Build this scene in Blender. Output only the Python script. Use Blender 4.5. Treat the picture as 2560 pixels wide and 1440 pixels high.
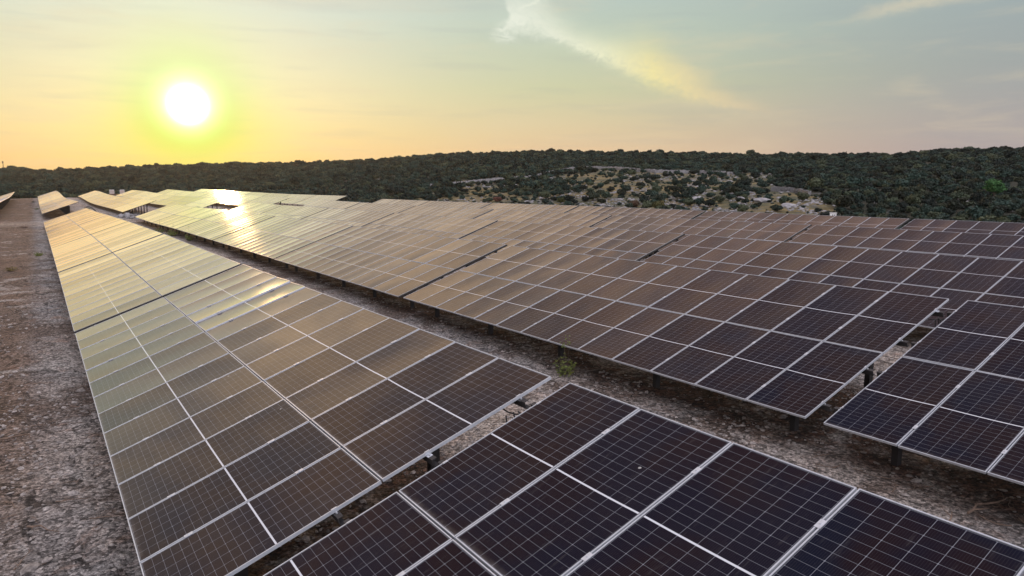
import bpy, bmesh, math, random
import numpy as np
from mathutils import Vector, Matrix
rnd = random.Random(7)
nr = np.random.RandomState(11)
R = math.radians
for o in list(bpy.data.objects):
    bpy.data.objects.remove(o)
scene = bpy.context.scene
C = scene.collection

def lin(r, g, b):
    def f(c):
        c /= 255.0
        return c / 12.92 if c <= 0.04045 else ((c + 0.055) / 1.055) ** 2.4
    return (f(r), f(g), f(b), 1.0)

# ------------------------------------------------------------------ camera
CAM_AZ, CAM_PITCH, CAM_F = 33.4646, -8.1065, 1789.73      # azimuth from +Y towards +X, degrees; focal in 2560-px units
CAM = np.array([0.0, 0.0, 6.0])
cam_d = bpy.data.cameras.new('camera')
cam = bpy.data.objects.new('camera', cam_d)
C.objects.link(cam)
cam.location = CAM
cam.rotation_euler = (R(90 + CAM_PITCH), 0, R(-CAM_AZ))
cam_d.sensor_width = 36
cam_d.lens = 36 * CAM_F / 2560
cam_d.clip_start = 0.05
cam_d.clip_end = 6000
scene.camera = cam
_a, _p = R(CAM_AZ), R(CAM_PITCH)
FW = np.array([math.sin(_a) * math.cos(_p), math.cos(_a) * math.cos(_p), math.sin(_p)])
RT = np.array([math.cos(_a), -math.sin(_a), 0.0])
UP = np.cross(RT, FW)

def ray(px, py):
    d = FW + (px - 1280) / CAM_F * RT - (py - 720) / CAM_F * UP
    return d / np.linalg.norm(d)

def azel(px, py):
    d = ray(px, py)
    return math.degrees(math.atan2(d[0], d[1])), math.degrees(math.asin(d[2]))

def project(P):
    d = P - CAM
    z = d @ FW
    return 1280 + CAM_F * (d @ RT) / z, 720 - CAM_F * (d @ UP) / z, z

# ------------------------------------------------------------------ light
SUN_AZ, SUN_EL = 9.66, 5.72
sd = np.array([math.sin(R(SUN_AZ)) * math.cos(R(SUN_EL)), math.cos(R(SUN_AZ)) * math.cos(R(SUN_EL)), math.sin(R(SUN_EL))])
sl = bpy.data.lights.new('sun', 'SUN')
sl.energy = 0.9
sl.angle = R(1.5)
sl.color = (1.0, 0.58, 0.26)
sun = bpy.data.objects.new('sun', sl)
C.objects.link(sun)
sun.location = (60, 300, 60)
sun.rotation_euler = Vector(-sd).to_track_quat('-Z', 'Y').to_euler()

scene.view_settings.view_transform = 'Standard'
scene.view_settings.look = 'None'
scene.view_settings.exposure = 0.0
scene.view_settings.gamma = 1.0
scene.view_settings.use_curve_mapping = False

# ------------------------------------------------------------------ node helper
class NT:
    def __init__(s, tree):
        s.t = tree; s.n = tree.nodes; s.l = tree.links
        s.n.clear()
    def node(s, typ, **kw):
        n = s.n.new(typ)
        for k, v in kw.items():
            setattr(n, k, v)
        return n
    def put(s, sock, v):
        if isinstance(v, bpy.types.NodeSocket): s.l.new(v, sock)
        elif v is not None: sock.default_value = v
    def m(s, op, a, b=None, c=None, clamp=False):
        n = s.node('ShaderNodeMath', operation=op, use_clamp=clamp)
        s.put(n.inputs[0], a)
        if b is not None: s.put(n.inputs[1], b)
        if c is not None: s.put(n.inputs[2], c)
        return n.outputs[0]
    def vm(s, op, a, b=None):
        n = s.node('ShaderNodeVectorMath', operation=op)
        s.put(n.inputs[0], a)
        if b is not None: s.put(n.inputs[1], b)
        return n.outputs['Value'] if op in ('DOT_PRODUCT', 'LENGTH', 'DISTANCE') else n.outputs[0]
    def mix(s, f, a, b, blend='MIX'):
        n = s.node('ShaderNodeMix', data_type='RGBA', blend_type=blend)
        s.put(n.inputs[0], f); s.put(n.inputs[6], a); s.put(n.inputs[7], b)
        return n.outputs[2]
    def ramp(s, f, stops, interp='LINEAR'):
        n = s.node('ShaderNodeValToRGB')
        cr = n.color_ramp; cr.interpolation = interp
        while len(cr.elements) > 1: cr.elements.remove(cr.elements[-1])
        cr.elements[0].position = stops[0][0]; cr.elements[0].color = stops[0][1]
        for p, c in stops[1:]:
            e = cr.elements.new(p); e.color = c
        s.put(n.inputs[0], f)
        return n.outputs[0]
    def rng(s, v, a, b, c=0.0, d=1.0, smooth=True):
        n = s.node('ShaderNodeMapRange', interpolation_type='SMOOTHSTEP' if smooth else 'LINEAR')
        s.put(n.inputs[0], v)
        for i, x in enumerate((a, b, c, d)): n.inputs[i + 1].default_value = x
        return n.outputs[0]
    def noise(s, vec, scale, detail=4, rough=0.55, dist=0.0, out=0):
        n = s.node('ShaderNodeTexNoise')
        s.put(n.inputs['Vector'], vec)
        n.inputs['Scale'].default_value = scale; n.inputs['Detail'].default_value = detail
        n.inputs['Roughness'].default_value = rough; n.inputs['Distortion'].default_value = dist
        return n.outputs[out]
    def curve(s, v, pts, x0, x1, y0, y1):
        n = s.node('ShaderNodeFloatCurve')
        t = s.rng(v, x0, x1, 0, 1, smooth=False)
        s.put(n.inputs['Value'], t)
        c = n.mapping.curves[0]
        P = [((x - x0) / (x1 - x0), (y - y0) / (y1 - y0)) for x, y in pts]
        c.points[0].location = P[0]; c.points[1].location = P[-1]
        for q in P[1:-1]: c.points.new(*q)
        n.mapping.update()
        return s.m('MULTIPLY_ADD', n.outputs[0], y1 - y0, y0)

# ------------------------------------------------------------------ sky
world = bpy.data.worlds.new('World')
scene.world = world
world.use_nodes = True
w = NT(world.node_tree)
tc = w.node('ShaderNodeTexCoord')
D = w.vm('NORMALIZE', tc.outputs['Generated'])
sp = w.node('ShaderNodeSeparateXYZ'); w.put(sp.inputs[0], D)
X, Y, Z = sp.outputs
el = w.m('MULTIPLY', w.m('ARCSINE', Z), 180 / math.pi)
az = w.m('MULTIPLY', w.m('ARCTAN2', X, Y), 180 / math.pi)
hl = w.m('MAXIMUM', w.m('SQRT', w.m('ADD', w.m('MULTIPLY', X, X), w.m('MULTIPLY', Y, Y))), 0.0001)
ch = w.m('DIVIDE', w.m('ADD', w.m('MULTIPLY', X, math.sin(R(SUN_AZ))), w.m('MULTIPLY', Y, math.cos(R(SUN_AZ)))), hl)
hoff = w.m('MULTIPLY', w.m('ARCCOSINE', w.m('MINIMUM', w.m('MAXIMUM', ch, -1.0), 1.0)), 180 / math.pi)
th = w.m('MULTIPLY', w.m('ARCCOSINE', w.m('MINIMUM', w.vm('DOT_PRODUCT', D, tuple(sd)), 1.0)), 180 / math.pi)
ef = w.m('POWER', w.m('DIVIDE', w.m('MAXIMUM', el, 0.0), 90.0), 0.5)      # 1deg .105  5deg .236  10deg .333  20deg .471  45deg .707
def E(d): return (d / 90.0) ** 0.5
zen = lin(150, 152, 168)
ra = w.ramp(ef, [(E(0.2), lin(240, 188, 116)), (E(2), lin(238, 200, 128)), (E(4), lin(228, 211, 150)), (E(7), lin(220, 220, 178)), (E(10), lin(210, 220, 196)),
                 (E(12.5), lin(204, 223, 212)), (E(15), lin(212, 208, 192)), (E(22), lin(212, 198, 172)), (E(34), lin(190, 168, 150)), (E(48), lin(112, 104, 116)), (1.0, zen)])
rb = w.ramp(ef, [(E(0.2), lin(236, 186, 134)), (E(2.4), lin(242, 204, 158)), (E(4.5), lin(226, 207, 164)), (E(7.5), lin(206, 211, 170)), (E(11), lin(192, 210, 188)),
                 (E(14), lin(184, 206, 198)), (E(18), lin(198, 198, 186)), (E(23), lin(204, 190, 168)), (E(34), lin(184, 160, 150)), (E(48), lin(104, 96, 116)), (1.0, zen)])
rc = w.ramp(ef, [(E(0.2), lin(168, 150, 156)), (E(2.5), lin(174, 162, 166)), (E(4.5), lin(168, 164, 166)), (E(8), lin(156, 166, 168)), (E(12), lin(154, 172, 176)),
                 (E(18), lin(170, 170, 170)), (E(26), lin(182, 166, 158)), (E(38), lin(160, 140, 146)), (E(50), lin(104, 98, 120)), (1.0, zen)])
rd = w.ramp(ef, [(E(0.2), lin(170, 160, 176)), (E(10), lin(196, 196, 214)), (E(40), lin(200, 208, 228)), (E(65), lin(150, 158, 178)), (1.0, zen)])
col = w.mix(w.rng(hoff, 6, 30), ra, rb)
col = w.mix(w.rng(hoff, 26, 62), col, rc)
col = w.mix(w.rng(hoff, 62, 140), col, rd)
# physical sky underneath, low share
sky = w.node('ShaderNodeTexSky', sky_type='NISHITA', sun_disc=False)
sky.sun_elevation = R(SUN_EL); sky.sun_rotation = R(SUN_AZ); sky.dust_density = 3.0
skyc = w.mix(1.0, sky.outputs[0], (0.10, 0.10, 0.10, 1), 'MULTIPLY')
col = w.mix(0.08, col, skyc)
# thin uneven veil
col = w.mix(0.13, col, lin(208, 196, 184))
wn = w.noise(w.vm('MULTIPLY', D, (3.0, 3.0, 16.0)), 2.2, 5, 0.6, 0.4)
col = w.mix(w.m('MULTIPLY', w.rng(wn, 0.46, 0.74), 0.24), col, lin(232, 214, 178))
wn2 = w.noise(w.vm('MULTIPLY', D, (2.0, 2.0, 22.0)), 3.1, 4, 0.5, 0.2)
col = w.mix(w.m('MULTIPLY', w.rng(wn2, 0.5, 0.7), 0.10), col, lin(150, 158, 168))
# curling streak of high cloud, hooked at its left end
n1 = w.noise(w.vm('MULTIPLY', D, (10, 10, 18)), 2.0, 6, 0.62, 0.5)
n2 = w.noise(w.vm('MULTIPLY', D, (26, 26, 40)), 2.6, 6, 0.68, 0.9)
azw = w.m('ADD', az, w.m('MULTIPLY', w.m('SUBTRACT', n1, 0.5), 3.0))
elw = w.m('ADD', el, w.m('MULTIPLY', w.m('SUBTRACT', n2, 0.5), 0.9))
elc = w.curve(azw, [(31, 12.3), (33.3, 12.3), (35, 12.2), (37.2, 11.2), (39.6, 10.1), (42, 9.3), (44.2, 8.4), (45.7, 7.8), (47.5, 6.9), (50.1, 6.1), (53, 5.4), (60, 4.5)], 31, 60, 2, 14)
wdt = w.curve(azw, [(31, .7), (33.4, 1.2), (35, 1.3), (37, .85), (39.6, .75), (42, .95), (44.2, 1.3), (46, 1.15), (48, .8), (52, .4), (60, .3)], 31, 60, 0, 2)
amp = w.curve(azw, [(31, 0), (32.8, .1), (33.5, 1.0), (35.5, .85), (37.5, .9), (40, .95), (43, .9), (46, .9), (48, .75), (51, .42), (54, .1), (60, 0)], 31, 60, 0, 1)
dl = w.m('DIVIDE', w.m('SUBTRACT', elw, elc), wdt)
dlu = w.m('MULTIPLY', w.m('MAXIMUM', dl, 0.0), 0.62)
dld = w.m('MULTIPLY', w.m('MAXIMUM', w.m('MULTIPLY', dl, -1.0), 0.0), 1.5)
dd = w.m('ADD', dlu, dld)
dens = w.m('MULTIPLY', w.m('EXPONENT', w.m('MULTIPLY', w.m('MULTIPLY', dd, dd), -1.0)), amp)
dens = w.m('MULTIPLY', dens, w.rng(n2, 0.25, 0.7, 0.72, 1.08), clamp=True)
hk = w.curve(elw, [(9.5, 34.2), (11.2, 33.2), (12.2, 33.3), (13.0, 34.2), (14.0, 35.4), (16.0, 37.5)], 9.5, 16, 32, 39)
hd = w.m('DIVIDE', w.m('SUBTRACT', azw, hk), 0.75)
hook = w.m('MULTIPLY', w.m('EXPONENT', w.m('MULTIPLY', w.m('MULTIPLY', hd, hd), -1.0)), w.m('MULTIPLY', w.m('MULTIPLY', w.rng(elw, 10.6, 11.4), w.rng(elw, 14.2, 16.0, 1, 0)), w.rng(n2, 0.35, 0.6, 0.35, 1.0)))
dens = w.m('MAXIMUM', dens, w.m('MULTIPLY', hook, 0.85))
cc = w.ramp(w.rng(az, 33, 54, 0, 1), [(0.0, lin(236, 240, 224)), (0.3, lin(238, 238, 202)), (0.55, lin(246, 233, 168)), (1.0, lin(226, 202, 166))])
col = w.mix(w.m('MULTIPLY', dens, 0.95), col, cc)
# second small streak high on the right
e2 = w.curve(azw, [(54, 10.6), (58, 11.5), (62, 12.1), (68, 12.8)], 54, 68, 8, 14)
d2 = w.m('DIVIDE', w.m('SUBTRACT', elw, e2), 0.42)
s2 = w.m('MULTIPLY', w.m('EXPONENT', w.m('MULTIPLY', w.m('MULTIPLY', d2, d2), -1.0)), w.m('MULTIPLY', w.rng(azw, 57, 60), w.rng(azw, 66, 70, 1, 0)))
col = w.mix(w.m('MULTIPLY', s2, 0.6), col, lin(214, 206, 182))
# haze-lit aureole round the sun
lime = w.mix(w.rng(el, 2.5, 9.0), lin(236, 240, 84), lin(226, 246, 186))
col = w.mix(w.m('MULTIPLY', w.m('EXPONENT', w.m('MULTIPLY', w.m('POWER', w.m('DIVIDE', th, 5.4), 2.0), -1.0)), 0.60), col, lime)
lime2 = w.mix(w.rng(el, 2.5, 8.0), lin(196, 250, 40), lin(232, 255, 150))
col = w.mix(w.m('MULTIPLY', w.m('EXPONENT', w.m('MULTIPLY', w.m('POWER', w.m('DIVIDE', th, 3.5), 2.0), -1.0)), 0.85), col, lime2)
core = w.m('MULTIPLY', w.m('EXPONENT', w.m('MULTIPLY', w.m('POWER', w.m('DIVIDE', th, 0.95), 3.0), -1.0)), 18.0)
soft = w.m('MULTIPLY', w.m('EXPONENT', w.m('MULTIPLY', w.m('POWER', w.m('DIVIDE', th, 1.75), 2.5), -1.0)), 1.1)
col = w.mix(1.0, col, w.mix(1.0, (1, 1, .86, 1), soft, 'MULTIPLY'), 'ADD')
col = w.mix(1.0, col, w.mix(1.0, (1, .78, .45, 1), core, 'MULTIPLY'), 'ADD')
# broken warm cloud above the picture
un_ = w.noise(w.vm('MULTIPLY', D, (2.2, 2.2, 7.0)), 1.6, 5, 0.6, 0.5)
hi_ = w.rng(el, 13.6, 18.5)
cl_ = w.mix(w.rng(un_, 0.36, 0.62), (0.68, 0.70, 0.78, 1), (1.24, 1.13, 1.02, 1))
col = w.mix(hi_, col, w.mix(1.0, col, cl_, 'MULTIPLY'))
# brighter sky above and behind the picture
col = w.mix(1.0, col, w.m('MULTIPLY', w.m('MULTIPLY', w.rng(el, 14.5, 24, 1.0, 1.5), w.rng(el, 44, 66, 1.0, 2.3)), w.rng(hoff, 75, 125, 1.0, 2.1)), 'MULTIPLY')
# ground tone under the horizon
col = w.mix(w.rng(el, -0.6, 0.0), lin(70, 62, 52), col)
bg = w.node('ShaderNodeBackground'); w.put(bg.inputs[0], col); bg.inputs[1].default_value = 1.0
wo = w.node('ShaderNodeOutputWorld'); w.l.new(bg.outputs[0], wo.inputs[0])
world.cycles.sampling_method = 'MANUAL'
world.cycles.sample_map_resolution = 2048

# ------------------------------------------------------------------ tagging helpers
def tag(o, label=None, cat=None, group=None, kind=None):
    if label: o['label'] = label
    if cat: o['category'] = cat
    if group: o['group'] = group
    if kind: o['kind'] = kind
    return o
def empty(name, loc=(0, 0, 0), rot=(0, 0, 0)):
    o = bpy.data.objects.new(name, None); C.objects.link(o)
    o.location = loc; o.rotation_euler = rot; o.empty_display_size = 0.2
    return o
def obj(name, mesh, parent=None, loc=(0, 0, 0), rot=(0, 0, 0), sc=None, coll=None):
    o = bpy.data.objects.new(name, mesh); (coll or C).objects.link(o)
    o.parent = parent; o.location = loc; o.rotation_euler = rot
    if sc is not None: o.scale = sc if hasattr(sc, '__len__') else (sc, sc, sc)
    return o
class MB:
    """collects geometry for one mesh"""
    def __init__(s): s.v = []; s.f = []; s.mi = []; s.uv = []
    def add(s, vs, fs, mi=0, uvs=None):
        b = len(s.v); s.v += [tuple(v) for v in vs]
        for i, f in enumerate(fs):
            s.f.append(tuple(b + k for k in f)); s.mi.append(mi)
            s.uv += (uvs[i] if uvs else [(0, 0)] * len(f))
    def box(s, x0, x1, y0, y1, z0, z1, mi=0, M=None):
        vs = [Vector((x, y, z)) for z in (z0, z1) for y in (y0, y1) for x in (x0, x1)]
        if M: vs = [M @ v for v in vs]
        s.add(vs, [(0, 2, 3, 1), (4, 5, 7, 6), (0, 1, 5, 4), (2, 6, 7, 3), (0, 4, 6, 2), (1, 3, 7, 5)], mi)
    def bar(s, a, b, r, n=6, mi=0, r2=None):
        a, b = Vector(a), Vector(b); d = (b - a).normalized()
        u = d.orthogonal().normalized(); v = d.cross(u); r2 = r if r2 is None else r2
        vs = []
        for p, q in ((a, r), (b, r2)):
            for i in range(n):
                t = 2 * math.pi * i / n; vs.append(p + q * (math.cos(t) * u + math.sin(t) * v))
        fs = [(i, (i + 1) % n, n + (i + 1) % n, n + i) for i in range(n)] + [tuple(range(n))[::-1], tuple(range(n, 2 * n))]
        s.add(vs, fs, mi)
    def tube(s, pts, r, n=6, mi=0):
        for a, b in zip(pts, pts[1:]): s.bar(a, b, r, n, mi)
    def mesh(s, name, mats, smooth=False):
        me = bpy.data.meshes.new(name)
        me.from_pydata(s.v, [], s.f)
        for m in mats: me.materials.append(m)
        me.polygons.foreach_set('material_index', s.mi)
        if smooth: me.polygons.foreach_set('use_smooth', [True] * len(s.f))
        uv = me.uv_layers.new(name='UVMap')
        uv.data.foreach_set('uv', [c for p in s.uv for c in p])
        me.update()
        return me

# ------------------------------------------------------------------ materials
def mat(name):
    m = bpy.data.materials.new(name); m.use_nodes = True
    n = NT(m.node_tree)
    p = n.node('ShaderNodeBsdfPrincipled'); o = n.node('ShaderNodeOutputMaterial')
    n.l.new(p.outputs[0], o.inputs[0])
    return m, n, p
def simple(name, c, rough=0.6, metal=0.0, var=0.15, scale=6.0, bump=0.0):
    m, n, p = mat(name)
    g = n.node('ShaderNodeTexCoord').outputs['Object']
    f = n.noise(g, scale, 5, 0.6)
    k = n.rng(f, 0.3, 0.7, 1 - var, 1 + var)
    n.put(p.inputs['Base Color'], n.mix(1.0, (*c, 1), k, 'MULTIPLY'))
    p.inputs['Roughness'].default_value = rough; p.inputs['Metallic'].default_value = metal
    if bump:
        b = n.node('ShaderNodeBump'); b.inputs['Strength'].default_value = bump; b.inputs['Distance'].default_value = 0.05
        n.put(b.inputs['Height'], f); n.l.new(b.outputs[0], p.inputs['Normal'])
    return m

def cell_material():
    m, n, p = mat('solar_cells_under_glass')
    uv = n.node('ShaderNodeUVMap').outputs[0]
    s = n.node('ShaderNodeSeparateXYZ'); n.put(s.inputs[0], uv)
    u, v = s.outputs[0], s.outputs[1]                      # metres: u across 1.134, v along 2.278
    uc = n.m('SUBTRACT', u, 0.021)
    fu = n.m('PINGPONG', uc, 0.091)                        # distance to a column line
    av = n.m('SUBTRACT', n.m('ABSOLUTE', n.m('SUBTRACT', v, 1.139)), 0.009)
    fv = n.m('PINGPONG', av, 0.0462)                       # distance to a row line, mirrored about the centre
    lu = n.rng(fu, 0.0012, 0.0026, 1, 0, smooth=False)
    lv = n.rng(fv, 0.0008, 0.0020, 0.85, 0, smooth=False)
    di = n.m('LESS_THAN', n.m('ADD', fu, n.m('PINGPONG', av, 0.0924)), 0.008)
    line = n.m('MAXIMUM', n.m('MAXIMUM', lu, lv), di)
    midl = n.rng(av, -0.001, 0.001, 1, 0, smooth=False)
    edge = n.m('MAXIMUM', n.m('LESS_THAN', uc, 0.0), n.m('GREATER_THAN', uc, 1.092))
    edge = n.m('MAXIMUM', edge, n.m('GREATER_THAN', av, 1.109))
    white = n.m('MAXIMUM', midl, edge)
    bus = n.rng(n.m('PINGPONG', uc, 0.0091), 0.0002, 0.0007, 0.10, 0, smooth=False)
    g = n.node('ShaderNodeTexCoord').outputs['Object']
    oi = n.node('ShaderNodeObjectInfo').outputs['Random']
    f = n.noise(n.vm('ADD', g, n.node('ShaderNodeObjectInfo').outputs['Location']), 1.3, 3, 0.5)
    base = n.mix(n.rng(f, 0.35, 0.65), (0.006, 0.0072, 0.0155, 1), (0.012, 0.0068, 0.009, 1))
    base = n.mix(n.m('MULTIPLY', oi, 0.4), base, (0.014, 0.009, 0.012, 1))
    base = n.mix(bus, base, (0.35, 0.36, 0.4, 1))
    c = n.mix(n.m('MULTIPLY', line, 0.52), base, (0.34, 0.36, 0.40, 1))
    c = n.mix(edge, n.mix(midl, c, (0.55, 0.57, 0.60, 1)), (0.07, 0.075, 0.085, 1))
    dust = n.noise(g, 30.0, 6, 0.75)
    c = n.mix(n.rng(dust, 0.58, 0.85, 0, 0.06), c, (0.35, 0.33, 0.30, 1))
    gl_ = n.vm('ADD', g, n.vm('MULTIPLY', n.node('ShaderNodeObjectInfo').outputs['Location'], (3.1, 2.7, 1.0)))
    smear = n.noise(n.vm('MULTIPLY', gl_, (1.2, 7.0, 1.0)), 2.4, 6, 0.7)
    c = n.mix(n.rng(smear, 0.55, 0.8, 0, 0.07), c, (0.40, 0.38, 0.35, 1))
    low = n.m('MULTIPLY', n.rng(v, 0.015, 0.075, 1, 0), n.rng(n.noise(gl_, 5.0, 4, 0.6), 0.35, 0.7, 0.02, 0.16))
    c = n.mix(low, c, (0.34, 0.30, 0.26, 1))
    spot = n.node('ShaderNodeTexVoronoi'); n.put(spot.inputs['Vector'], gl_); spot.inputs['Scale'].default_value = 0.9
    c = n.mix(n.m('MULTIPLY', n.rng(n.m('ADD', spot.outputs['Distance'], n.m('MULTIPLY', n.noise(g, 40.0, 3, 0.6), 0.012)), 0.016, 0.022, 1, 0), 0.55), c, (0.6, 0.6, 0.57, 1))
    # anti-reflective glass: next to no mirror head-on, strong at grazing angles
    df = n.node('ShaderNodeBsdfDiffuse'); n.put(df.inputs[0], c)
    fac = n.node('ShaderNodeLayerWeight').outputs['Facing']
    fr = n.m('ADD', n.m('MULTIPLY', n.m('POWER', fac, 6.1), 1.75), 0.006, clamp=True)
    soil = n.m('FRACT', n.m('MULTIPLY', oi, 7.31))
    fr = n.m('MULTIPLY', fr, n.m('MULTIPLY', n.rng(soil, 0, 1, 0.80, 1.12, smooth=False), n.rng(n.noise(g, 1.1, 4, 0.6), 0.3, 0.7, 0.93, 1.05)))
    g1 = n.node('ShaderNodeBsdfGlossy'); g1.inputs['Roughness'].default_value = 0.036; g1.inputs[0].default_value = (1, .92, .87, 1)
    g2 = n.node('ShaderNodeBsdfGlossy'); g2.inputs['Roughness'].default_value = 0.13; g2.inputs[0].default_value = (1, .92, .87, 1)
    gl = n.node('ShaderNodeMixShader'); n.put(gl.inputs[0], n.rng(dust, 0.3, 0.8, 0.05, 0.25))
    n.l.new(g1.outputs[0], gl.inputs[1]); n.l.new(g2.outputs[0], gl.inputs[2])
    mx = n.node('ShaderNodeMixShader'); n.put(mx.inputs[0], fr)
    n.l.new(df.outputs[0], mx.inputs[1]); n.l.new(gl.outputs[0], mx.inputs[2])
    o = [q for q in n.n if q.type == 'OUTPUT_MATERIAL'][0]
    n.l.new(mx.outputs[0], o.inputs[0]); n.n.remove(p)
    return m
M_CELL = cell_material()
M_ALU = simple('anodised_aluminium', (0.50, 0.53, 0.57), 0.42, 0.35, 0.08, 9)
M_STEEL = simple('dark_galvanised_steel', (0.045, 0.042, 0.042), 0.6, 0.3, 0.25, 5)
M_CLAMP = simple('bright_clamp', (0.52, 0.54, 0.57), 0.45, 0.3, 0.1, 20)
M_BACK = simple('white_backsheet', (0.16, 0.13, 0.12), 0.6, 0, 0.05, 3)
M_CABLE = simple('black_cable', (0.02, 0.02, 0.02), 0.6)
M_WHITE = simple('white_painted_metal', (0.72, 0.72, 0.70), 0.5, 0, 0.08, 3)
M_RUST = simple('rusty_steel', (0.16, 0.07, 0.045), 0.7, 0.2, 0.3, 8)
M_TWIG = simple('dead_wood', (0.16, 0.11, 0.08), 0.9, 0, 0.35, 12)

def rock_material(name, c1, c2):
    m, n, p = mat(name)
    g = n.node('ShaderNodeTexCoord').outputs['Object']
    oi = n.node('ShaderNodeObjectInfo').outputs['Random']
    f = n.noise(g, 3.0, 8, 0.7)
    c = n.mix(n.rng(f, 0.3, 0.7), (*c1, 1), (*c2, 1))
    c = n.mix(1.0, c, n.rng(oi, 0, 1, 0.65, 1.2), 'MULTIPLY')
    n.put(p.inputs['Base Color'], c); p.inputs['Roughness'].default_value = 0.95
    b = n.node('ShaderNodeBump'); b.inputs['Strength'].default_value = 0.7; b.inputs['Distance'].default_value = 0.1
    n.put(b.inputs['Height'], n.noise(g, 9.0, 8, 0.7)); n.l.new(b.outputs[0], p.inputs['Normal'])
    return m
M_ROCK = rock_material('limestone', (0.15, 0.145, 0.15), (0.32, 0.31, 0.31))
M_STONE = rock_material('gravel_stone', (0.20, 0.175, 0.165), (0.58, 0.52, 0.47))

def leaf_material(name, cs, sp=0.25):
    m, n, p = mat(name)
    g = n.node('ShaderNodeTexCoord').outputs['Object']
    oi = n.node('ShaderNodeObjectInfo').outputs['Random']
    f = n.noise(g, 2.2, 5, 0.65)
    c = n.mix(n.rng(f, 0.32, 0.68), (*cs[0], 1), (*cs[1], 1))
    c = n.mix(n.rng(oi, 0.5, 1.0, 0, 0.85), c, (*cs[2], 1))
    c = n.mix(1.0, c, n.rng(n.m('FRACT', n.m('MULTIPLY', oi, 17.0)), 0, 1, 0.4, 1.8), 'MULTIPLY')
    fine = n.noise(g, 14.0, 3, 0.6)
    c = n.mix(1.0, c, n.rng(fine, 0.3, 0.7, 0.6, 1.4), 'MULTIPLY')
    n.put(p.inputs['Base Color'], c); p.inputs['Roughness'].default_value = 0.7
    p.inputs['Specular IOR Level'].default_value = sp
    return m
M_LEAF = leaf_material('evergreen_foliage', ((0.008, 0.018, 0.014), (0.021, 0.038, 0.027), (0.038, 0.044, 0.022)))
M_LEAF2 = leaf_material('yellow_green_foliage', ((0.06, 0.08, 0.02), (0.13, 0.14, 0.03), (0.15, 0.10, 0.04)))
M_LEAF3 = leaf_material('russet_foliage', ((0.10, 0.04, 0.03), (0.18, 0.07, 0.05), (0.12, 0.10, 0.03)))
M_LEAF4 = leaf_material('bright_green_foliage', ((0.012, 0.045, 0.014), (0.03, 0.085, 0.022), (0.03, 0.07, 0.02)))
M_BARK = simple('bark', (0.09, 0.07, 0.055), 0.95, 0, 0.3, 4)

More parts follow.
